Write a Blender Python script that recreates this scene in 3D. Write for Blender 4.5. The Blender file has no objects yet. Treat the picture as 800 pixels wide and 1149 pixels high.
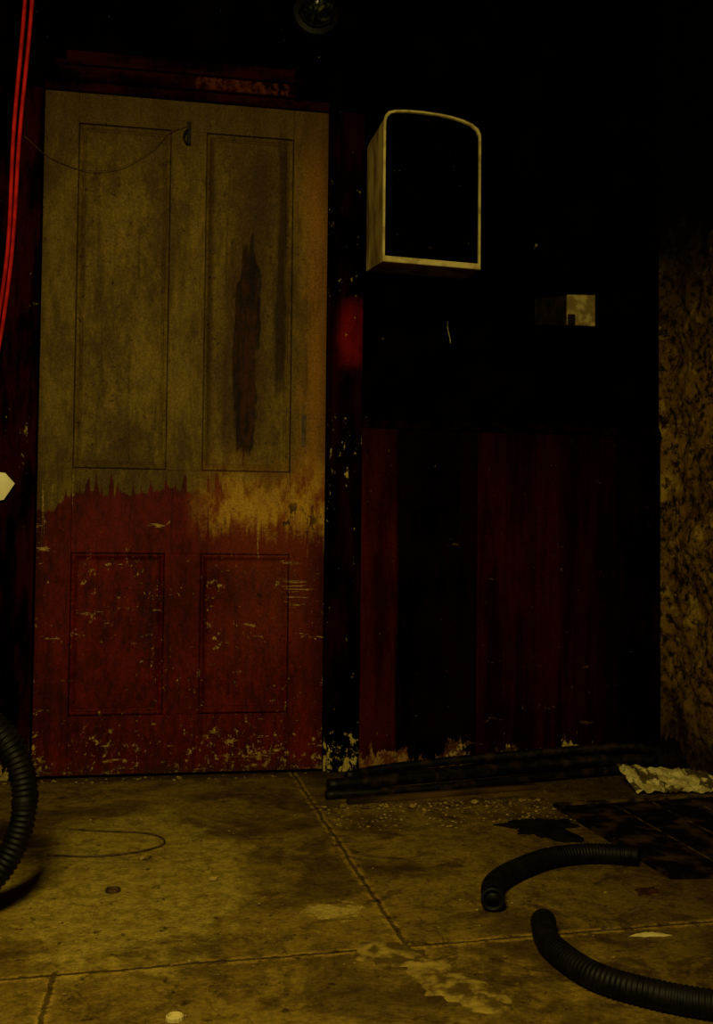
import bpy, bmesh, math, random
from mathutils import Matrix, Vector, noise as mn
random.seed(7)
scn=bpy.context.scene
scn.view_settings.view_transform='Standard'

# ---------------------------------------------------------------- node helpers
class E:
    def __init__(s,m,sock): s.m=m; s.k=sock
    def _b(s,o,op,rev=False):
        n=s.m.nt.nodes.new('ShaderNodeMath'); n.operation=op
        a,b=(o,s) if rev else (s,o)
        for i,q in enumerate((a,b)):
            if isinstance(q,E): s.m.nt.links.new(q.k,n.inputs[i])
            else: n.inputs[i].default_value=q
        return E(s.m,n.outputs[0])
    def __add__(s,o): return s._b(o,'ADD')
    def __radd__(s,o): return s._b(o,'ADD')
    def __sub__(s,o): return s._b(o,'SUBTRACT')
    def __rsub__(s,o): return s._b(o,'SUBTRACT',True)
    def __mul__(s,o): return s._b(o,'MULTIPLY')
    def __rmul__(s,o): return s._b(o,'MULTIPLY')
    def __truediv__(s,o): return s._b(o,'DIVIDE')
    def abs(s): return s._b(0,'ABSOLUTE')
    def max(s,o): return s._b(o,'MAXIMUM')
    def min(s,o): return s._b(o,'MINIMUM')
    def sqrt(s): return s._b(.5,'POWER')
class M:
    def __init__(s,name):
        s.mat=bpy.data.materials.new(name); s.mat.use_nodes=True
        s.nt=s.mat.node_tree; s.bs=s.nt.nodes['Principled BSDF']
        t=s.nt.nodes.new('ShaderNodeTexCoord'); s.co=t.outputs['Object']
        p=s.nt.nodes.new('ShaderNodeSeparateXYZ'); s.nt.links.new(s.co,p.inputs[0])
        s.x,s.y,s.z=[E(s,p.outputs[i]) for i in range(3)]
    def noise(s,sc,det=4,st=(1,1,1),off=(0,0,0),rough=.55,dist=0):
        mp=s.nt.nodes.new('ShaderNodeMapping'); s.nt.links.new(s.co,mp.inputs[0])
        mp.inputs['Scale'].default_value=st; mp.inputs['Location'].default_value=off
        n=s.nt.nodes.new('ShaderNodeTexNoise'); s.nt.links.new(mp.outputs[0],n.inputs['Vector'])
        n.inputs['Scale'].default_value=sc; n.inputs['Detail'].default_value=det
        n.inputs['Roughness'].default_value=rough; n.inputs['Distortion'].default_value=dist
        return E(s,n.outputs[0])
    def step(s,x,a,b):
        n=s.nt.nodes.new('ShaderNodeMapRange'); n.interpolation_type='SMOOTHSTEP'
        s.nt.links.new(x.k,n.inputs[0])
        if a<b:
            n.inputs[1].default_value=a;n.inputs[2].default_value=b;n.inputs[3].default_value=0;n.inputs[4].default_value=1
        else:
            n.inputs[1].default_value=b;n.inputs[2].default_value=a;n.inputs[3].default_value=1;n.inputs[4].default_value=0
        return E(s,n.outputs[0])
    def box(s,x,a,b,w): return s.step(x,a-w,a+w)*s.step(x,b+w,b-w)
    def mix(s,a,b,f):
        n=s.nt.nodes.new('ShaderNodeMix'); n.data_type='RGBA'
        if isinstance(f,E): s.nt.links.new(f.k,n.inputs[0])
        else: n.inputs[0].default_value=f
        for i,q in ((6,a),(7,b)):
            if isinstance(q,tuple): n.inputs[i].default_value=(*q,1)
            else: s.nt.links.new(q,n.inputs[i])
        return n.outputs[2]
    def scale(s,col,e):
        n=s.nt.nodes.new('ShaderNodeVectorMath'); n.operation='SCALE'
        s.nt.links.new(col,n.inputs[0]); s.nt.links.new(e.k,n.inputs['Scale']); return n.outputs[0]
    def done(s,col,rough=.7,bump=None,bs=.3,bd=.004,spec=.3,metal=0):
        if isinstance(col,tuple): s.bs.inputs['Base Color'].default_value=(*col,1)
        else: s.nt.links.new(col,s.bs.inputs['Base Color'])
        if isinstance(rough,E): s.nt.links.new(rough.k,s.bs.inputs['Roughness'])
        else: s.bs.inputs['Roughness'].default_value=rough
        s.bs.inputs['Specular IOR Level'].default_value=spec
        s.bs.inputs['Metallic'].default_value=metal
        if bump is not None:
            n=s.nt.nodes.new('ShaderNodeBump'); n.inputs['Strength'].default_value=bs; n.inputs['Distance'].default_value=bd
            s.nt.links.new(bump.k,n.inputs['Height']); s.nt.links.new(n.outputs[0],s.bs.inputs['Normal'])
        return s.mat
def simple(name,c1,c2,sc=20,rough=.6,spec=.3,det=4,bs=.3,lo=.35,hi=.65,st=(1,1,1),metal=0):
    m=M(name); n=m.noise(sc,det,st); return m.done(m.mix(c1,c2,m.step(n,lo,hi)),rough,n,bs,.003,spec,metal)

# ---------------------------------------------------------------- mesh helpers
def obj(name,verts,faces,mats,smooth=False,parent=None,mi=None):
    me=bpy.data.meshes.new(name); me.from_pydata([tuple(v) for v in verts],[],faces); me.update()
    for m in (mats if isinstance(mats,list) else [mats]): me.materials.append(m)
    for i,p in enumerate(me.polygons):
        p.use_smooth=smooth
        if mi: p.material_index=mi[i]
    bm=bmesh.new(); bm.from_mesh(me); bmesh.ops.recalc_face_normals(bm,faces=bm.faces); bm.to_mesh(me); bm.free()
    o=bpy.data.objects.new(name,me); scn.collection.objects.link(o)
    if parent: o.parent=parent
    return o
def bevel(o,w,seg=2):
    b=o.modifiers.new('b','BEVEL'); b.width=w; b.segments=seg; b.limit_method='ANGLE'; return o
BF=[(0,1,3,2),(4,6,7,5),(0,4,5,1),(2,3,7,6),(0,2,6,4),(1,5,7,3)]
class Parts:
    def __init__(s): s.v=[];s.f=[];s.mi=[]
    def box(s,x0,x1,y0,y1,z0,z1,mi=0):
        b=len(s.v)
        for x in (x0,x1):
            for y in (y0,y1):
                for z in (z0,z1): s.v.append((x,y,z))
        s.f+= [tuple(b+i for i in f) for f in BF]; s.mi+=[mi]*6
    def loft(s,loops,mi=0,cap=True,closed=False):
        b=len(s.v);n=len(loops[0])
        for l in loops: s.v+= [tuple(p) for p in l]
        K=len(loops)
        for k in range(K if closed else K-1):
            for i in range(n):
                j=(i+1)%n;k2=(k+1)%K
                s.f.append((b+k*n+i,b+k*n+j,b+k2*n+j,b+k2*n+i)); s.mi.append(mi)
        if cap and not closed:
            s.f.append(tuple(b+i for i in range(n))[::-1]); s.f.append(tuple(b+(K-1)*n+i for i in range(n))); s.mi+=[mi]*2
    def make(s,name,mats,**k): return obj(name,s.v,s.f,mats,mi=s.mi,**k)
def spline(pts,step):
    P=[Vector(p) for p in pts]; P=[2*P[0]-P[1]]+P+[2*P[-1]-P[-2]]; out=[]
    for i in range(1,len(P)-2):
        a,b,c,d=P[i-1:i+3]; n=max(2,int((c-b).length/step))
        for k in range(n):
            t=k/n; out.append(.5*((2*b)+(c-a)*t+(2*a-5*b+4*c-d)*t*t+(3*b-a-3*c+d)*t**3))
    out.append(P[-2]); return out
def tube(parts,pts,rad,step=.01,seg=12,mi=0,closed=False):
    path=spline(pts,step) if not closed else [Vector(p) for p in pts]
    loops=[]; up=Vector((0,0,1)); L=0; prev=None
    nrm=None
    for i,p in enumerate(path):
        t=(path[min(i+1,len(path)-1)]-path[max(i-1,0)]).normalized() if not closed else (path[(i+1)%len(path)]-path[i-1]).normalized()
        if nrm is None:
            nrm=t.cross(up) if abs(t.z)<.9 else t.cross(Vector((1,0,0)))
        nrm=(nrm-t*nrm.dot(t)).normalized(); bn=t.cross(nrm)
        if prev is not None: L+=(p-prev).length
        prev=p; r=rad(L) if callable(rad) else rad
        loops.append([p+nrm*math.cos(2*math.pi*k/seg)*r+bn*math.sin(2*math.pi*k/seg)*r for k in range(seg)])
    parts.loft(loops,mi,closed=closed)

# ---------------------------------------------------------------- materials
def door_mat():
    m=M('door_paint'); x,z=m.x,m.z
    n1=m.noise(3,5); n2=m.noise(22,7,(1,1,.35),rough=.65); n3=m.noise(160,4,rough=.7); nb=m.noise(9,5,(1,1,.5),(3,1,2))
    nf=m.noise(60,6,(1,1,.5),(1,1,9),.7); nv=m.noise(40,6,(1,1,.06),(1,5,9),.65)
    olive=m.mix((.066,.038,.005),(.155,.096,.012),m.step(n1*.35+n2*.3+nf*.35,.40,.60))
    olive=m.mix(olive,(.20,.078,.008),m.step(x+(n1-.5)*.25+(nf-.5)*.1,.33,.44)*.85)
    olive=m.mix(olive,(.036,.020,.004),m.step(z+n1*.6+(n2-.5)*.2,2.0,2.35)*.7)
    grime=m.step(m.noise(6,7,(1.6,1,.45),(4,8,3),.65,.5),.49,.62)
    olive=m.mix(olive,(.042,.022,.004),grime*.55)
    olive=m.mix(olive,(.028,.014,.003),m.step(nv,.56,.68)*.45)
    edx=m.step((x-.024).abs()+(nb-.5)*.05,.385,.425)
    olive=m.mix(olive,(.030,.013,.003),edx*.5)
    # dark run stain: ragged, wider on its right flank
    dx=x-.202+(nb-.5)*.05+(nv-.5)*.05+(nf-.5)*.015
    wl=.040-m.step(z,1.44,1.53)*.022-m.step(z,1.05,.95)*.010
    wr=.040-m.step(z,1.50,1.60)*.026-m.step(z,1.20,.96)*.012
    sm=m.step(wl+dx,-.004,.006)*m.step(wr-dx,-.004,.006)*m.box(z+(nf-.5)*.05+(nv-.5)*.25,.965,1.60,.012)
    smc=m.mix((.005,.0014,.0006),(.034,.0075,.0018),m.step(nv*.6+nf*.4,.45,.62))
    olive=m.mix(olive,smc,sm*.96)
    halo=m.step(wr+.03-dx.abs()+(n2-.5)*.03,-.03,.03)*m.box(z+(nb-.5)*.1+(nv-.5)*.3,.98,1.90,.1)
    olive=m.mix(olive,(.036,.014,.004),(halo*(1-sm))*.6)
    st=m.step((x-.306+(nb-.5)*.03+(nv-.5)*.03).abs(),.022,.008)*m.box(z+(nb-.5)*.2+(nv-.5)*.3,1.15,1.92,.06)
    olive=m.mix(olive,(.014,.005,.0015),st*.85)
    st2=m.step((x-.25+(nb-.5)*.06).abs(),.07,.02)*m.box(z+(nb-.5)*.2,1.60,1.90,.08)
    olive=m.mix(olive,(.036,.020,.005),st2*.7)
    st3=m.step((x-.09+(nb-.5)*.03).abs(),.02,.005)*m.box(z+(nb-.5)*.2,1.0,1.92,.08)
    olive=m.mix(olive,(.03,.016,.004),st3*.55)
    red=m.mix((.030,.0015,.0006),(.105,.0062,.0016),m.step(n1*.35+n2*.3+nf*.35,.40,.60))
    red=m.mix(red,(.014,.0010,.0005),m.step(nv,.53,.65)*.55)
    red=m.mix(red,(.14,.024,.003),m.step(x+(n1-.5)*.5+(n2-.5)*.2,.02,.30)*m.step(x,.46,.34)*m.step(z+(n2-.5)*.3,.15,.65)*.55)
    red=m.mix(red,(.012,.0010,.0005),edx*.55)
    drip=m.noise(60,2,(1,1,.025),(0,0,5)); edge=m.noise(9,6,(1,1,.2),(9,0,0),.65)
    bz=z-.832+(edge-.5)*.16+m.step(drip,.50,.68)*-.055+m.step(x,-.30,-.36)*.055+(nf-.5)*.03
    f=m.step(bz,-.003,.004)
    ochre=m.mix((.16,.036,.004),(.40,.22,.020),m.step(m.noise(14,7,(1,1,.5),(2,2,2),.7),.42,.58))
    om=m.step(x+(nb-.5)*.10,.02,.14)*m.step(z+(edge-.5)*.12+(nf-.5)*.12-m.step(drip,.45,.7)*.05,.68,.77)*m.step(z+(n2-.5)*.22+(nb-.5)*.1,1.0,.78)
    col=m.mix(red,olive,f); col=m.mix(col,ochre,om*.85)
    run=m.step(m.noise(75,2,(1,1,.02),(0,3,1)),.64,.68)*m.box(z+(nb-.5)*.3,.64,.86,.02)*m.step(n3,.35,.6)
    col=m.mix(col,(.40,.28,.06),run*.7)
    c1=m.noise(34,8,(1,1,1),(5,5,5),.72); c2=m.noise(20,7,(.35,1,2.0),(1,7,3),.72); c3=m.noise(60,7,(1,1,.8),(6,2,3),.72)
    clus=(m.noise(5,3,(1,1,1),(3,3,8))-.5)*.22
    low=m.step(z,.95,.7)
    edgex=m.step((x-.026).abs(),.36,.43)
    thr=low*.060+m.step(z,.22,.02)*.055+edgex*.035+clus
    chips=m.step(c1+thr,.702,.717).max(m.step(c2+thr,.706,.72)*low).max(m.step(c3+thr,.708,.723)*low)
    # hard scratches across the lock stile
    hs=m.step(m.noise(12,5,(.6,1,9),(2,7,3),.6),.58,.61)*m.box(x+(nb-.5)*.1,.33,.43,.02)*m.box(z,.50,.62,.03)
    col=m.mix(col,m.mix((.20,.10,.02),(.52,.36,.09),nf),chips.max(hs)*.85)
    dk=m.step(m.noise(50,5,(1,1,1),(8,2,1),.65),.63,.66)
    col=m.mix(col,(.012,.005,.0015),dk*.75)
    sc=m.step(m.noise(36,5,(1,1,.6),(4,4,4),.65),.53,.57)*m.box(x,.30,.42,.02)*m.box(z,.72,.82,.03)
    col=m.mix(col,(.010,.004,.0015),sc*.85)
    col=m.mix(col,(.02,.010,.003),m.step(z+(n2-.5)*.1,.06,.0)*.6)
    col=m.scale(col,n3*2.3-.15)
    return m.done(col,.6,n2*.6+n3*.3-chips*.6+f*.4,.5,.003,.06)
mat_door=door_mat()

def wall_mat():
    m=M('blackened_plaster'); n=m.noise(9,5); sp=m.noise(48,6,(1,1,1),(2,3,1),.7)
    col=m.mix((.0003,.0002,.0001),(.0016,.0011,.0005),m.step(n,.4,.7))
    col=m.mix(col,(.14,.10,.025),m.step(sp,.705,.72)*m.step(m.x,.9,.5))
    return m.done(col,1,m.noise(30,5),.4,.004,0)
mat_wall=wall_mat()
def panel_mat(name,a,b,chip=.5,foot=True,chipthr=.72,dark_to=0):
    m=M(name); n=m.noise(20,7,(1,1,.09),rough=.68); n1=m.noise(4,4); sp=m.noise(42,6,(1,1,.6),(2,3,1),.7); n3=m.noise(120,4,rough=.7)
    col=m.mix(a,b,m.step(n*.6+n1*.4,.42,.60))
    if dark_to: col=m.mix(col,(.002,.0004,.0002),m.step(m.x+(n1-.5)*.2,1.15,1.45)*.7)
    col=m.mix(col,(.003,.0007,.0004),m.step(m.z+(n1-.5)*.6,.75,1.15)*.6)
    col=m.mix(col,(.30,.20,.05),m.step(sp,chipthr,chipthr+.02)*chip)
    scr=m.step(m.noise(16,5,(.5,1,1.6),(1,4,3),.7),.67,.69)*m.step(m.z,.9,.7)
    col=m.mix(col,(.16,.08,.022),scr*chip)
    if foot:
        ed=m.noise(9,8,(1,1,.35),(7,0,0),.68)
        ff=m.step(m.z+(ed-.5)*.42-m.step(m.x,1.25,.65)*.015,.045,.037)
        pl=m.mix((.05,.020,.005),(.48,.34,.09),m.step(m.noise(30,7,rough=.72),.47,.60))
        pl=m.mix(pl,(.13,.036,.007),m.step(m.x,.95,.75)*.7)
        col=m.mix(col,pl,ff*.9)
    col=m.scale(col,n3*2.2-.1)
    return m.done(col,.8,n,.4,.003,.0)
mat_red=panel_mat('dark_red_panel_paint',(.006,.0005,.0002),(.025,.0020,.0007),.35,True,.67,1)
mat_stile=panel_mat('red_stile_paint',(.012,.0010,.0004),(.042,.0042,.0013),.45,True,.67)
mat_blk=panel_mat('black_panel_paint',(.0005,.0002,.0001),(.0055,.0010,.0004),.3,True,.70)
mat_rail=simple('black_rail_paint',(.0006,.0002,.0001),(.0070,.0016,.0007),18,.9,0,det=6,lo=.45,hi=.65)
def jamb_mat():
    m=M('jamb_paint'); n=m.noise(14,6,(1,1,.2),rough=.62); sp=m.noise(38,8,(1,1,.6),(2,9,1),.72); nb=m.noise(8,6,rough=.6); n3=m.noise(120,4,rough=.7)
    col=m.mix((.0010,.0003,.0002),(.011,.0013,.0005),m.step(n,.42,.64))
    rp=m.box(m.x+(nb-.5)*.07,.490,.560,.022)*m.box(m.z+(nb-.5)*.16,1.25,1.42,.04)
    col=m.mix(col,(.12,.004,.002),rp*(m.step(n,.3,.55)*.6+.4))
    col=m.mix(col,(.026,.0020,.001),m.step(m.x,-.3,-.4)*m.step(n,.45,.6)*.5)
    cz=m.step(m.z,.70,.98)*m.step(m.z,1.20,1.04)*.085+m.step(m.z,1.95,1.7)*m.step(m.z,1.2,1.4)*.05+m.step(m.z,.20,.02)*.14+m.step(m.z,1.2,.6)*.04
    ch=m.step(sp+cz,.685,.70)
    col=m.mix(col,(.42,.31,.08),ch*.85*m.step(m.x,-.5,0))
    col=m.mix(col,(.38,.29,.08),m.step(sp+cz,.72,.735)*.6)
    col=m.scale(col,n3*1.9+.05)
    return m.done(col,.8,n,.4,.003,0)
mat_jamb=jamb_mat()
def lintel_mat():
    m=M('lintel_paint'); n=m.noise(12,5,(.3,1,1)); nf=m.noise(40,6,rough=.7)
    col=m.mix((.0020,.0006,.0003),(.020,.0028,.0009),m.step(n*.7+nf*.3,.42,.60))
    col=m.mix(col,(.085,.022,.006),m.box(m.x,.04,.32,.01)*m.box(m.z,2.062,2.098,.003)*m.step(nf,.42,.60)*.8)
    return m.done(col,.9,n,.5,.004,0)
mat_lint=lintel_mat()
def stone_mat():
    m=M('rough_stone_plaster'); n=m.noise(6,6,rough=.65); n2=m.noise(34,8,(1,1,1),(3,3,3),.75); n3=m.noise(14,7,(1,1,1),(6,6,6),.68,.6)
    col=m.mix((.038,.017,.003),(.19,.100,.013),m.step(n*.5+n2*.5,.40,.58))
    col=m.mix(col,(.36,.23,.035),m.step(n3,.54,.63)*.7)
    col=m.mix(col,(.006,.0025,.001),m.step(n2,.51,.41)*.9)
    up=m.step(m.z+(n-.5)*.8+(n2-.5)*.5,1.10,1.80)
    col=m.mix(col,(.0012,.0007,.0004),up)  # light falloff up the wall, painted into the stone colour
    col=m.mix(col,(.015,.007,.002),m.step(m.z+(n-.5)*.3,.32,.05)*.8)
    return m.done(col,.9,n2,.8,.012,.03)
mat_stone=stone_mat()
def floor_mat():
    m=M('dirty_concrete_slabs'); x,y=m.x,m.y
    n1=m.noise(2.2,5,off=(1,1,0)); n2=m.noise(9,8,rough=.7,off=(4,2,0)); n3=m.noise(110,5,rough=.75); n4=m.noise(4.2,8,off=(9,9,0),dist=.5,rough=.66)
    nm=m.noise(30,7,rough=.72,off=(0,5,2)); n5=m.noise(7,8,off=(3,8,5),dist=1.0,rough=.7)
    col=m.mix((.070,.040,.005),(.225,.140,.015),m.step(n1*.25+n2*.4+nm*.35,.41,.58))
    col=m.mix(col,(.034,.016,.003),m.step(n4*.75+nm*.25,.49,.58)*.6)
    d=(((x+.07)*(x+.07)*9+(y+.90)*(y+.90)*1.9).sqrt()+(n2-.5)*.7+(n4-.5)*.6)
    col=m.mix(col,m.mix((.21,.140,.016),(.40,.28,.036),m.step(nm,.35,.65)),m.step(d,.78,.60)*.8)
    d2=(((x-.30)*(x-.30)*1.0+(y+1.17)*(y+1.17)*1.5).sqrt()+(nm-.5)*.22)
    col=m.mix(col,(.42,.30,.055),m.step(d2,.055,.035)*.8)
    col=m.mix(col,(.028,.013,.003),m.step(n5,.53,.60)*(m.step(x,-.1,.6)*.45+.2))
    col=m.mix(col,(.030,.014,.003),m.step(x+(n1-.5)*.6-(y+1.2)*.15+(nm-.5)*.3,.60,1.05)*.5)
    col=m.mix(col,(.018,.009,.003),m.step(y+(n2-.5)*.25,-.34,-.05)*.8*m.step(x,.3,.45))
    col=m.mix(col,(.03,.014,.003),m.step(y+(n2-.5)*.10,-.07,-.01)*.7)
    wob=(n2-.5)*.022+(nm-.5)*.014
    ja=(x-(.36-(y)*.030)+wob).abs()
    jam=m.step(y,-1.40,-1.34)
    jb=(y-(-1.378+x*.055)+wob).abs()
    jc=(x+.178+wob).abs(); jcm=m.step(y,-1.36,-1.39)
    J=((m.step(ja,.0050,.0015)*jam).max(m.step(jb,.0050,.0015)).max(m.step(jc,.0050,.0015)*jcm))*m.step(nm,.30,.44)
    Jh=(m.step(ja,.018,.006)*jam).max(m.step(jb,.020,.007)).max(m.step(jc,.015,.006)*jcm)
    col=m.mix(col,(.32,.195,.024),Jh*m.step(nm,.42,.52)*.8)
    col=m.mix(col,(.018,.009,.003),J*.75)
    ck=m.step((m.noise(3.2,6,off=(2,6,1),dist=.8)-.5).abs(),.006,.002)
    col=m.mix(col,(.030,.015,.004),ck*.4)
    lt=m.noise(46,7,rough=.74,off=(3,1,0)); near=m.step(y,-.75,-.35)*m.step(x,.25,.5)*.045
    col=m.mix(col,(.46,.33,.07),m.step(lt+near,.665,.68)*.75)
    col=m.mix(col,(.012,.006,.002),m.step(m.noise(26,7,rough=.72,off=(7,1,0)),.60,.64)*.75)
    col=m.scale(col,n3*2.4-.2)
    return m.done(col,.7+n3*.2,n2*.6+n3*.3+nm*.4-J*.9+Jh*.3,.7,.008,.07)
mat_floor=floor_mat()
mat_ceil=simple('soot_ceiling',(.0012,.001,.0008),(.004,.003,.002),6,.9,.0)
mat_side=simple('dark_side_plaster',(.006,.004,.002),(.02,.012,.005),6,.9,.0)
mat_hose=simple('black_corrugated_plastic',(.0010,.0008,.0006),(.0045,.0032,.0016),40,.55,.15)
mat_pipe=simple('black_rubber_pipe',(.0010,.0006,.0003),(.022,.011,.003),26,.55,.22,det=8,lo=.47,hi=.66)
mat_frame=simple('cream_enamel',(.30,.22,.06),(.56,.45,.15),25,.5,.3,lo=.3,hi=.6,det=7)
mat_frside=simple('aged_cream_side',(.14,.085,.018),(.42,.30,.08),18,.6,.2,st=(1,1,.3),det=8)
def slate():
    m=M('black_slate'); n=m.noise(14,5); sp=m.noise(60,5,rough=.7,off=(2,0,1))
    col=m.mix((.0003,.0003,.0002),(.001,.0007,.0004),n); col=m.mix(col,(.1,.07,.02),m.step(sp,.70,.72)*.7)
    return m.done(col,.9,n,.2,.002,0)
mat_slate=slate()
mat_red_cable=simple('red_cable_pvc',(.14,.002,.002),(.26,.005,.004),30,.7,.05)
mat_paper=simple('white_card',(.75,.66,.38),(.9,.82,.5),20,.7,.2)
mat_wire=simple('rusty_wire',(.03,.016,.005),(.08,.042,.012),40,.6,.2)
mat_cement=simple('spilt_cement',(.08,.046,.006),(.30,.20,.030),30,.85,.10,det=9,bs=1,lo=.42,hi=.62)
mat_hatch=simple('oxidised_iron_plate',(.0030,.0014,.0005),(.045,.022,.005),14,.85,.04,det=9,lo=.47,hi=.66)
mat_hatchfr=simple('rusted_angle_iron',(.010,.005,.0015),(.095,.055,.010),25,.7,.1,det=8,lo=.42,hi=.6)
mat_batten=simple('dirty_batten_wood',(.015,.007,.002),(.085,.042,.009),16,.75,.1,st=(.2,1,1),det=6)
mat_rag=simple('oily_black_cloth',(.001,.0006,.0003),(.008,.004,.001),20,.9,.05)
mat_leaf=simple('dry_leaf',(.02,.007,.002),(.05,.014,.004),40,.7,.1)
mat_metal=simple('tarnished_metal',(.10,.07,.025),(.3,.24,.1),60,.4,.5,metal=.6)
mat_chunk=simple('plaster_rubble',(.06,.034,.007),(.34,.23,.05),35,.85,.1)
mat_block=simple('pale_block_face',(.14,.095,.025),(.32,.24,.075),34,.7,.1,det=8,lo=.42,hi=.6)
mat_blockside=simple('dark_block_side',(.006,.004,.0015),(.018,.011,.004),30,.8,.0)  # block sides far darker than the pale front face
mat_dark=simple('black_iron',(.001,.0008,.0005),(.005,.003,.0015),30,.6,.15)

# ---------------------------------------------------------------- room shell
XL,XR,YR,ZC=-.64,1.556,-4.2,2.75
def slab(name,b,mat):
    p=Parts(); p.box(*b); return p.make(name,mat)
slab('wall_back',(XL-.1,XR+.25,.05,.2,-.1,ZC),mat_wall)
slab('wall_left',(XL-.1,XL,YR,.05,-.1,ZC),mat_side)
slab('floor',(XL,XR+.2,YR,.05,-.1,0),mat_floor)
slab('ceiling',(XL-.1,XR+.25,YR,.2,ZC,ZC+.1),mat_ceil)
slab('wall_rear',(XL-.1,XR+.25,YR-.1,YR,-.1,ZC),mat_side)
v=[];f=[];ny,nz=210,140
for i in range(ny+1):
    for k in range(nz+1):
        y=YR+(.05-YR)*i/ny; z=ZC*k/nz
        q=Vector((y*5,z*5,3.1)); d=.5+.5*mn.fractal(q,.8,2.1,5); d2=abs(mn.noise(Vector((y*11,z*13,1))))
        edge=min(1,(.05-y)/.05)
        v.append((XR+.006+.05*max(0,min(1,d))*edge+.02*d2*edge,y,z))
n0=len(v)
for i in range(ny):
    for k in range(nz):
        a=i*(nz+1)+k; f.append((a,a+1,a+nz+2,a+nz+1))
c=[(XR+.22,YR,0),(XR+.22,YR,ZC),(XR+.22,.05,0),(XR+.22,.05,ZC)]; v+=c
f.append((n0,n0+1,n0+3,n0+2))
f.append(tuple(range(0,nz+1))+(n0+1,n0)); f.append(tuple(ny*(nz+1)+k for k in range(nz+1))+(n0+3,n0+2))
f.append(tuple(i*(nz+1) for i in range(ny+1))+(n0+2,n0)); f.append(tuple(i*(nz+1)+nz for i in range(ny+1))+(n0+3,n0+1))
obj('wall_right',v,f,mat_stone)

# ---------------------------------------------------------------- door
def ring(x0,x1,z0,z1,y): return [(x0,y,z0),(x1,y,z0),(x1,y,z1),(x0,y,z1)]
d=Parts(); X0,X1,Z0,Z1=-.398,.446,.012,2.02
L=[X0,-.300,-.030,.074,.340,X1]
yf,yb=0,.042
xa,xb,xc,xd=L[1],L[2],L[3],L[4]
d.box(X0,xa,yf,yb,Z0,Z1); d.box(xd,X1,yf,yb,Z0,Z1)
for (za,zb) in ((Z0,.182),(.658,.905),(1.930,Z1)): d.box(xa+.0002,xd-.0002,yf+.0003,yb,za,zb)
for (za,zb) in ((.1822,.6578),(.9052,1.9298)): d.box(xb,xc,yf+.0005,yb,za,zb)
frame=bevel(d.make('frame',mat_door),.0012)
door=bpy.data.objects.new('panelled_door',None); scn.collection.objects.link(door); frame.parent=door
p=Parts()
for (u0,u1) in ((xa,xb),(xc,xd)):
    for (za,zb) in ((.182,.658),(.905,1.930)):
        prof=[(0,.012),(.002,.008),(.004,.003),(.008,.002),(.012,.004),(.016,.0085),(.019,.010),(.020,.0125),(.022,.0125),(.023,.0105),(.026,.0105)]
        p.loft([ring(u0+i,u1-i,za+i,zb-i,yy) for i,yy in prof],cap=False)
        p.f.append(tuple(range(len(p.v)-4,len(p.v)))); p.mi.append(0)
        p.box(u0+.001,u1-.001,.020,.028,za+.001,zb-.001)
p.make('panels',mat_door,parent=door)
p=Parts(); p.box(.372,.386,-.003,.001,.985,1.085); p.box(.376,.382,-.0045,-.0025,1.02,1.05); bevel(p.make('lock_plate',mat_wire,parent=door),.001)
p=Parts(); p.box(.014,.026,-.010,.001,1.885,1.955); tube(p,[(.02,-.008,1.93),(.01,-.02,1.92),(.005,-.02,1.90),(.015,-.016,1.885)],.003,.005,8)
p.make('latch_hook',mat_dark,parent=door)
p=Parts(); tube(p,[(-.455,-.004,1.875),(-.38,-.006,1.815),(-.28,-.008,1.785),(-.18,-.008,1.80),(-.09,-.008,1.86),(-.04,-.008,1.915),(.012,-.012,1.94)],.0012,.01,6)
p.make('hanging_wire',mat_wire,parent=door)
p=Parts(); p.box(-.56,-.405,.006,.0495,0,2.03); p.box(-.60,-.535,-.01,.0495,0,2.03); bevel(p.make('trim_1',mat_jamb),.003)
p=Parts(); p.box(.452,.462,.012,.0495,0,2.03); p.box(.462,.560,.0,.0495,0,2.03); bevel(p.make('trim_2',mat_jamb),.004)
p=Parts(); p.box(-.40,.448,.01,.0495,2.03,2.058); p.box(-.36,.345,-.002,.0495,2.060,2.100); p.box(-.37,.36,-.012,.0495,2.102,2.112); p.box(-.34,.34,-.004,.0495,2.114,2.145)
bevel(p.make('trim_3',mat_lint),.003)

# ---------------------------------------------------------------- wainscot
p=Parts()
p.box(.5615,.672,.008,.0495,0,1.05,1)
p.box(.680,.935,.022,.0495,.0,1.05,2); p.box(.672,.680,.016,.0495,0,1.05,0); p.box(.935,.943,.016,.0495,0,1.05,0)
xs=[.944,1.03,1.125,1.21,1.305,1.40]
for a,b in zip(xs[:-1],xs[1:]): p.box(a+.0006,b-.0006,.018+random.uniform(-.001,.001),.0495,0,1.05,0)
p.box(1.402,1.470,.014,.0495,0,1.05,2); p.box(1.472,1.550,.020,.0495,0,1.05,2)
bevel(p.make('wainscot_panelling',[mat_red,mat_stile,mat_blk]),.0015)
p=Parts(); p.box(.5615,1.550,.006,.0495,1.051,1.062); p.box(.5615,1.550,.016,.0495,1.063,1.078)
bevel(p.make('trim_4',mat_rail),.003)

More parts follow.
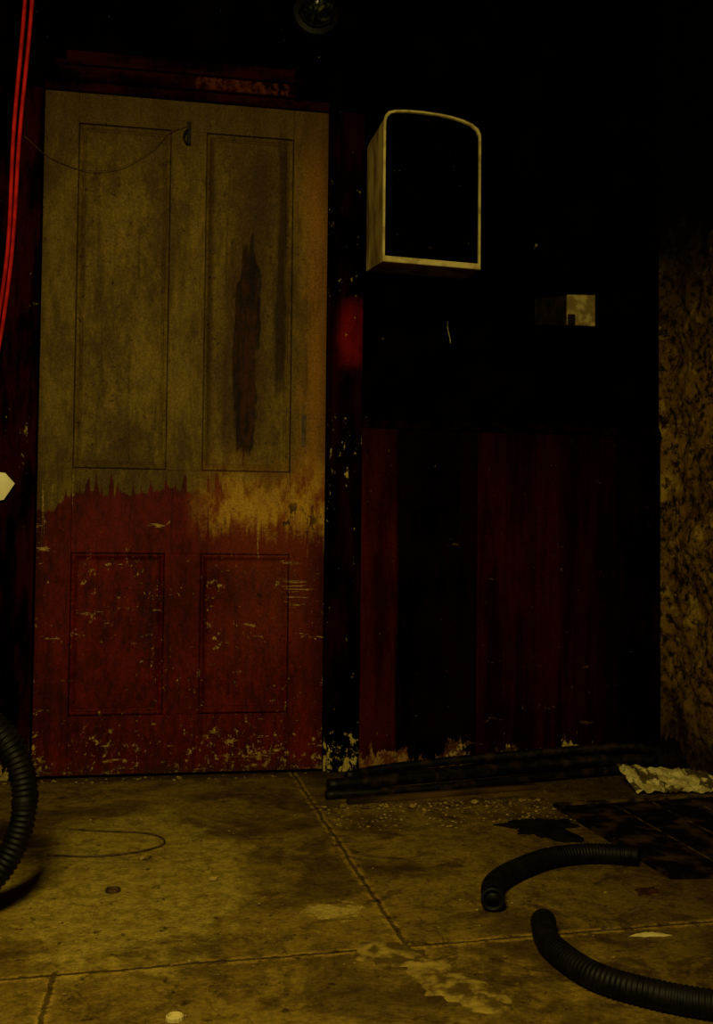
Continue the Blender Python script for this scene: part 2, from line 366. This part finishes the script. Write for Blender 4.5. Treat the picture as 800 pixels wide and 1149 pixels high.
# ---------------------------------------------------------------- arched cabinet
ARCH=[(.889,1.915),(.888,1.93),(.880,1.947),(.862,1.960),(.835,1.970),(.80,1.978),(.76,1.983),(.71,1.986),(.66,1.986),(.625,1.983),(.605,1.977),(.595,1.966),(.591,1.952),(.590,1.930)]
def outline(y,inset=0,tx=lambda x:x,tz=lambda z:z,bot=0):
    pts=[(.590,1.528),(.889,1.520)]+ARCH
    cx,cz=.74,1.755; out=[]
    for i,(x,z) in enumerate(pts):
        hx,hz=.150,.232
        out.append((tx(cx+(x-cx)*(1-inset/hx)),y,tz(cz+(z-cz)*(1-inset/hz))+(bot if i<2 else 0)))
    return out
box_e=bpy.data.objects.new('arched_wall_cabinet',None); scn.collection.objects.link(box_e)
yF=-.15
back=outline(.0495,0,lambda x:.577+(x-.590)*1.10,lambda z:1.545+(z-1.524)*.93)
p=Parts()
p.loft([back,outline(yF+.012,.001)],0,cap=False)
p.f.append(tuple(range(len(back)))[::-1]); p.mi.append(0)
p.make('case',mat_frside,parent=box_e)
p=Parts(); p.loft([outline(yF+.014,-.001),outline(yF+.002,-.001),outline(yF,.001),outline(yF,.0055,bot=.010),outline(yF+.002,.0062,bot=.010),outline(yF+.014,.0062,bot=.010)],0,cap=False)
p.make('rim',mat_frame,parent=box_e)
p=Parts(); q=outline(yF+.010,.0058); p.v+=q; p.f.append(tuple(range(len(q)))); p.mi.append(0); p.make('panel',mat_slate,parent=box_e)

p=Parts()
bk=[(1.13,.0495,1.405),(1.225,.0495,1.405),(1.225,.0495,1.490),(1.13,.0495,1.490)]
fr=[(1.160,-.15,1.362),(1.250,-.15,1.362),(1.250,-.15,1.458),(1.160,-.15,1.455)]
fr2=[(a,-.162,b) for a,_,b in fr]
p.loft([bk,fr],1); p.loft([fr,fr2],0)
p.box(1.160,1.184,-.166,-.160,1.362,1.395,1)
bevel(p.make('junction_box',[mat_block,mat_blockside]),.003)
p=Parts(); tube(p,[(1.13,.0495,1.655),(1.13,.04,1.657),(1.13,.035,1.66)],.002,.01,8); tube(p,[(1.13,.035,1.66),(1.13,.032,1.66)],.005,.002,8)
p.make('wall_nail',mat_metal)
p=Parts(); tube(p,[(.84,.0495,1.40),(.84,.04,1.40),(.838,.035,1.38),(.846,.035,1.345),(.848,.035,1.33)],.0016,.005,8)
p.make('wall_hook',mat_metal)

lamp=bpy.data.objects.new('bulkhead_lamp',None); scn.collection.objects.link(lamp)
m=M('dusty_green_glass'); n=m.noise(30,6,rough=.65); mat_glass=m.done(m.mix((.004,.005,.002),(.12,.12,.04),m.step(n,.5,.66)),.2,n,.4,.004,.4)
p=Parts(); cx,cz=.405,2.345
def circ(r,y,seg=24): return [(cx+r*math.cos(2*math.pi*k/seg),y,cz+r*math.sin(2*math.pi*k/seg)) for k in range(seg)]
p.loft([circ(.07,.0495),circ(.07,.02),circ(.055,.015),circ(.055,.0)]); p.make('base',mat_dark,parent=lamp)
p=Parts(); p.loft([circ(.050*math.cos(t)+.001,-.07*math.sin(t)) for t in [i*math.pi/2/10 for i in range(11)]]); p.make('glass',mat_glass,parent=lamp,smooth=True)
p=Parts()
for k in range(3):
    a=math.pi*k/3+.3; pts=[(cx+.058*math.cos(a)*math.cos(t),-.078*math.sin(t)+.004,cz+.058*math.sin(a)*math.cos(t)) for t in [math.pi*i/14 for i in range(15)]]
    tube(p,pts,.0025,.01,6)
p.make('cage',mat_dark,parent=lamp)

p=Parts(); pts=[(-.525,.80),(-.487,.808),(-.458,.855),(-.485,.885),(-.528,.89)]
p.loft([[(a,-.018+(b-.85)*.05,b) for a,b in pts],[(a,-.0165+(b-.85)*.05,b) for a,b in pts]]); p.make('card_scrap',mat_paper)

p=Parts()
tube(p,[(-.275,-1.0,2.75),(-.285,-1.0,2.2),(-.298,-1.0,1.77),(-.316,-1.0,1.50),(-.330,-1.0,1.21),(-.37,-1.0,.95),(-.46,-1.0,.70),(-.56,-1.0,.62)],.0038,.03,10)
tube(p,[(-.295,-1.01,2.75),(-.300,-1.01,2.2),(-.309,-1.01,1.79),(-.326,-1.01,1.50),(-.336,-1.01,1.22),(-.38,-1.01,.95),(-.47,-1.01,.70),(-.57,-1.01,.60)],.0038,.03,10)
p.box(-.64,-.55,-1.04,-.97,.56,.68)
p.make('red_cable',mat_red_cable,smooth=True)

# ---------------------------------------------------------------- hoses
def corr(r,pitch=.008,amp=.045): return lambda L:r*(1+amp*math.cos(2*math.pi*L/pitch)) if L>.012 else r*(1.08)
R=.0205
def hose(name,pts,r=R):
    p=Parts(); tube(p,pts,corr(r),.0018,20)
    a=Vector(pts[0]); t=(Vector(pts[1])-a).normalized()
    side=t.cross(Vector((0,0,1))).normalized(); up=side.cross(t)
    lp=lambda off,rr:[a+t*off+side*math.cos(2*math.pi*k/20)*rr+up*math.sin(2*math.pi*k/20)*rr for k in range(20)]
    p.loft([lp(.004,r*1.1),lp(-.006,r*1.1),lp(-.006,r*.8),lp(.003,r*.75)],0,cap=True)
    return p.make(name,mat_hose,smooth=True)
z=.0228
hose('corrugated_hose',[(.598,-1.215,z),(.625,-1.135,z),(.69,-1.06,z),(.795,-.985,z),(.89,-.965,z),(.965,-.985,z),(.992,-1.0,z)])
hose('corrugated_hose',[(.650,-1.345,z),(.630,-1.41,z),(.628,-1.48,z),(.65,-1.575,z),(.71,-1.645,z),(.775,-1.69,z),(.83,-1.71,z),(.95,-1.735,z),(1.12,-1.72,z)])
p=Parts()
for j,(rr,dy) in enumerate(((.180,0),(.176,.046))):
    N=int(2*math.pi*rr/.0024); pitchn=round(2*math.pi*rr/.010)
    path=[Vector((-.432+rr*math.cos(2*math.pi*i/N)*.93,-1.12+dy+rr*math.sin(2*math.pi*i/N)*.12,.204+rr*math.sin(2*math.pi*i/N))) for i in range(N)]
    tube(p,path,corr(.0215,2*math.pi*rr/pitchn,.09),closed=True,seg=18)
p.make('hose_coil',mat_hose,smooth=True)

p=Parts()
tube(p,[(.50,-.13,.018),(.62,-.085,.026),(.85,-.055,.038),(1.15,-.045,.054),(1.40,-.05,.064),(1.53,-.06,.05)],.013,.02,16)
tube(p,[(.43,-.24,.018),(.62,-.20,.020),(.85,-.15,.022),(1.10,-.10,.028),(1.34,-.095,.035),(1.52,-.10,.03)],.017,.02,16)
tube(p,[(.41,-.33,.013),(.60,-.31,.013),(.85,-.26,.013),(1.10,-.20,.016),(1.36,-.15,.018)],.012,.02,16)
tube(p,[(.47,-.17,.011),(.75,-.10,.014),(1.0,-.07,.02),(1.3,-.05,.03)],.009,.02,12)
p.make('rubber_pipe_bundle',mat_pipe,smooth=True)
def beam(p,a,b,w,h,z0,mi=0,z1=None):
    a=Vector((*a,z0));b=Vector((*b,z0 if z1 is None else z1));t=(b-a).normalized();s=Vector((-t.y,t.x,0)).normalized()*w/2;u=Vector((0,0,h))
    p.loft([[q-s,q+s,q+s+u,q-s+u] for q in (a,b)],mi)
p=Parts(); beam(p,(.46,-.385),(1.02,-.285),.022,.013,.001); bevel(p.make('wood_batten',mat_batten),.002)

p=Parts()
def quad(p,c,z0,z1,mi=0): p.loft([[(x,y,z0) for x,y in c],[(x,y,z1) for x,y in c]],mi)
quad(p,[(1.02,-.50),(1.50,-.46),(1.50,-1.10),(1.04,-1.07)],.0,.006,0)
beam(p,(1.0,-.485),(1.52,-.445),.012,.010,0,1); beam(p,(1.0,-.485),(1.025,-1.085),.012,.009,0,0); beam(p,(1.02,-1.085),(1.52,-1.12),.012,.009,0,0)
for i in range(1,4):
    x=1.04+i*.115; beam(p,(x,-.50),(x+.01,-1.07),.003,.0078,0,1)
bevel(p.make('floor_hatch',[mat_hatch,mat_hatchfr]),.001)

def crumple(name,fn,nu,nv,mat,th=.0015,smooth=False):
    v=[];f=[]
    for i in range(nu+1):
        for j in range(nv+1): v.append(fn(i/nu,j/nv))
    for i in range(nu):
        for j in range(nv):
            a=i*(nv+1)+j; f.append((a,a+1,a+nv+2,a+nv+1))
    o=obj(name,v,f,mat,smooth=smooth); s=o.modifiers.new('s','SOLIDIFY'); s.thickness=th; return o
def news():
    m=M('printed_paper'); n=m.noise(15,6,(1,1,1),rough=.6); n2=m.noise(45,4)
    col=m.mix((.38,.29,.09),(.60,.50,.18),m.step(n2,.4,.6)); col=m.mix(col,(.03,.015,.004),m.step(n,.48,.52)*.9)
    return m.done(col,.7,n2,.3,.002,.1)
def fn(u,v):
    x=1.275+.255*u; y=-.40+.10*v-.02*u
    z=.004+.060*v*(1-.45*u)+.016*abs(mn.noise(Vector((u*7,v*3,0))))+.012*abs(mn.noise(Vector((u*17,v*9,4))))
    return (x+.012*mn.noise(Vector((v*6,u*4,2)))-.02*v*(1-u),y+.01*mn.noise(Vector((u*9,v*5,1))),z)
crumple('crumpled_newspaper',fn,40,14,news())
def blob(name,cx,cy,rx,ry,h,mat,seed,spik=.35,nr=14,na=48,smooth=True):
    v=[(cx,cy,h)];f=[]
    for i in range(1,nr+1):
        r=i/nr
        for k in range(na):
            a=2*math.pi*k/na
            q=1+spik*mn.noise(Vector((math.cos(a)*2+seed,math.sin(a)*2,seed)))*2+spik*.5*mn.noise(Vector((math.cos(a)*7+seed,math.sin(a)*7,seed)))
            hh=h*(1-r**1.6)*(1+.6*mn.noise(Vector((r*4*math.cos(a),r*4*math.sin(a),seed*3)))+.3*mn.noise(Vector((r*12*math.cos(a),r*12*math.sin(a),seed))))
            v.append((cx+rx*r*q*math.cos(a),cy+ry*r*q*math.sin(a),max(.0008 if i<nr else 0,hh)))
    for k in range(na): f.append((0,1+k,1+(k+1)%na))
    for i in range(nr-1):
        for k in range(na):
            a=1+i*na+k;b=1+i*na+(k+1)%na; f.append((a,a+na,b+na,b))
    f.append(tuple(1+(nr-1)*na+k for k in range(na))[::-1])
    return obj(name,v,f,mat,smooth=smooth)
blob('oily_rag',.90,-.68,.100,.085,.012,mat_rag,3.3,.5)
blob('bin_bag',1.46,-.22,.07,.055,.11,mat_rag,8.1,.2)
v=[];f=[];nu,nv=110,26
A0,B0=Vector((.325,-1.335)),Vector((.505,-1.615)); T=(B0-A0).normalized(); S=Vector((-T.y,T.x)); LL=(B0-A0).length
for i in range(nu+1):
    u=i/nu; w0=.042*min(1,(u/.12)**.6 if u>0 else 0)*min(1,((1-u)/.10)**.6)
    wl=w0*(1+.7*mn.noise(Vector((u*4,1,0)))+.4*mn.noise(Vector((u*18,1,3)))); wr=w0*(1+.7*mn.noise(Vector((u*4,7,0)))+.4*mn.noise(Vector((u*20,4,3))))
    c0=A0+T*LL*u+S*.010*math.sin(u*5)
    for j in range(nv+1):
        s=j/nv*2-1; q=c0+S*(wl*s if s<0 else wr*s)
        h=0 if abs(s)>.999 or i in (0,nu) else .0015+.004*(1-s*s)*(.6+1.0*abs(mn.noise(Vector((q.x*40,q.y*40,1))))+.5*mn.noise(Vector((q.x*110,q.y*110,1))))
        v.append((q.x,q.y,h))
for i in range(nu):
    for j in range(nv):
        a=i*(nv+1)+j; f.append((a,a+1,a+nv+2,a+nv+1))
obj('cement_spill',v,f,mat_cement,smooth=True)
o=blob('dry_leaf',0,0,.035,.018,.005,mat_leaf,2.2,.3,6,24); o.rotation_euler=(0,0,.6); o.location=(.94,-1.15,.0)
o=blob('plastic_wrapper',0,0,.036,.006,.005,mat_frame,4.2,.4,6,24); o.location=(.835,-1.372,.0); o.rotation_euler=(0,0,-.1)
def cap(name,x,y,r,mat):
    p=Parts(); C=lambda rr,z,w=0:[(x+(rr+w*(k%2))*math.cos(2*math.pi*k/28),y+(rr+w*(k%2))*math.sin(2*math.pi*k/28),z) for k in range(28)]
    p.loft([C(r*.8,.001),C(r,.0005,.001),C(r,.006,.001),C(r*.9,.007),C(r*.86,.006),C(r*.8,.002)]); return p.make(name,mat)
cap('bottle_cap',-.11,-1.0,.014,mat_wire); cap('bottle_cap',.01,-1.572,.012,mat_frame)
p=Parts(); tube(p,[(-.24,-.54,.003),(-.149,-.572,.003),(-.06,-.60,.003),(-.018,-.65,.003),(-.022,-.71,.003),(-.085,-.755,.003),(-.174,-.768,.003),(-.265,-.745,.003)],.0022,.01,8)
p.make('loose_wire',mat_wire)
v=[];f=[]
def chunk(x,y,s,z0=0):
    b=len(v); 
    bm=bmesh.new(); bmesh.ops.create_icosphere(bm,subdivisions=1,radius=s)
    k=random.random()*50; zs=.55
    for q in bm.verts:
        q.co*= 1+.5*mn.noise(q.co/s+Vector((k,0,0)))
    mz=min(q.co.z for q in bm.verts)
    for q in bm.verts: v.append((x+q.co.x*1.2,y+q.co.y,z0+(q.co.z-mz)*zs))
    bm.verts.index_update()
    for q in bm.faces: f.append(tuple(b+w.index for w in q.verts))
    bm.free()
for i in range(420):
    x=random.uniform(.38,1.0); y=-.41-random.random()**2*.25; chunk(x,y,random.uniform(.0014,.0050))
for i in range(200): chunk(random.uniform(-.5,1.4),random.uniform(-1.6,-.42),random.uniform(.001,.0038))
for i in range(70): chunk(random.uniform(-.5,.42),random.uniform(-.07,-.006),random.uniform(.0015,.005))
for x,y,s in ((.085,-.96,.008),(.50,-.44,.012),(.75,-.41,.010),(.44,-.42,.010),(.62,-.45,.009),(.80,-.43,.011),(-.06,-.80,.007),(1.22,-1.2,.008)): chunk(x,y,s)
obj('plaster_rubble',v,f,mat_chunk)

# ---------------------------------------------------------------- light
def area(name,loc,tgt,size,sy,en,col):
    l=bpy.data.lights.new(name,'AREA'); l.shape='RECTANGLE'; l.size=size; l.size_y=sy; l.energy=en; l.color=col
    o=bpy.data.objects.new(name,l); scn.collection.objects.link(o); o.location=loc
    o.rotation_euler=(Vector(tgt)-Vector(loc)).to_track_quat('-Z','Y').to_euler(); return o
area('work_light',(-.30,-2.9,1.65),(-.05,-.6,.6),.45,.35,42,(1,.83,.28))
w=bpy.data.worlds.new('world'); scn.world=w; w.use_nodes=True
w.node_tree.nodes['Background'].inputs[0].default_value=(1,.8,.3,1); w.node_tree.nodes['Background'].inputs[1].default_value=.01

# ---------------------------------------------------------------- camera
cam=bpy.data.cameras.new('camera'); co=bpy.data.objects.new('camera',cam); scn.collection.objects.link(co)
cam.sensor_fit='VERTICAL'; cam.sensor_height=36; cam.lens=36*1150/1149; cam.clip_start=.05
R3=(Matrix.Rotation(math.radians(-10),3,'Z')@Matrix.Rotation(math.pi/2+math.radians(2),3,'X')@Matrix.Rotation(.01,3,'Z'))
co.matrix_world=Matrix.Translation((0,-3.09,.68))@R3.to_4x4()
scn.camera=co
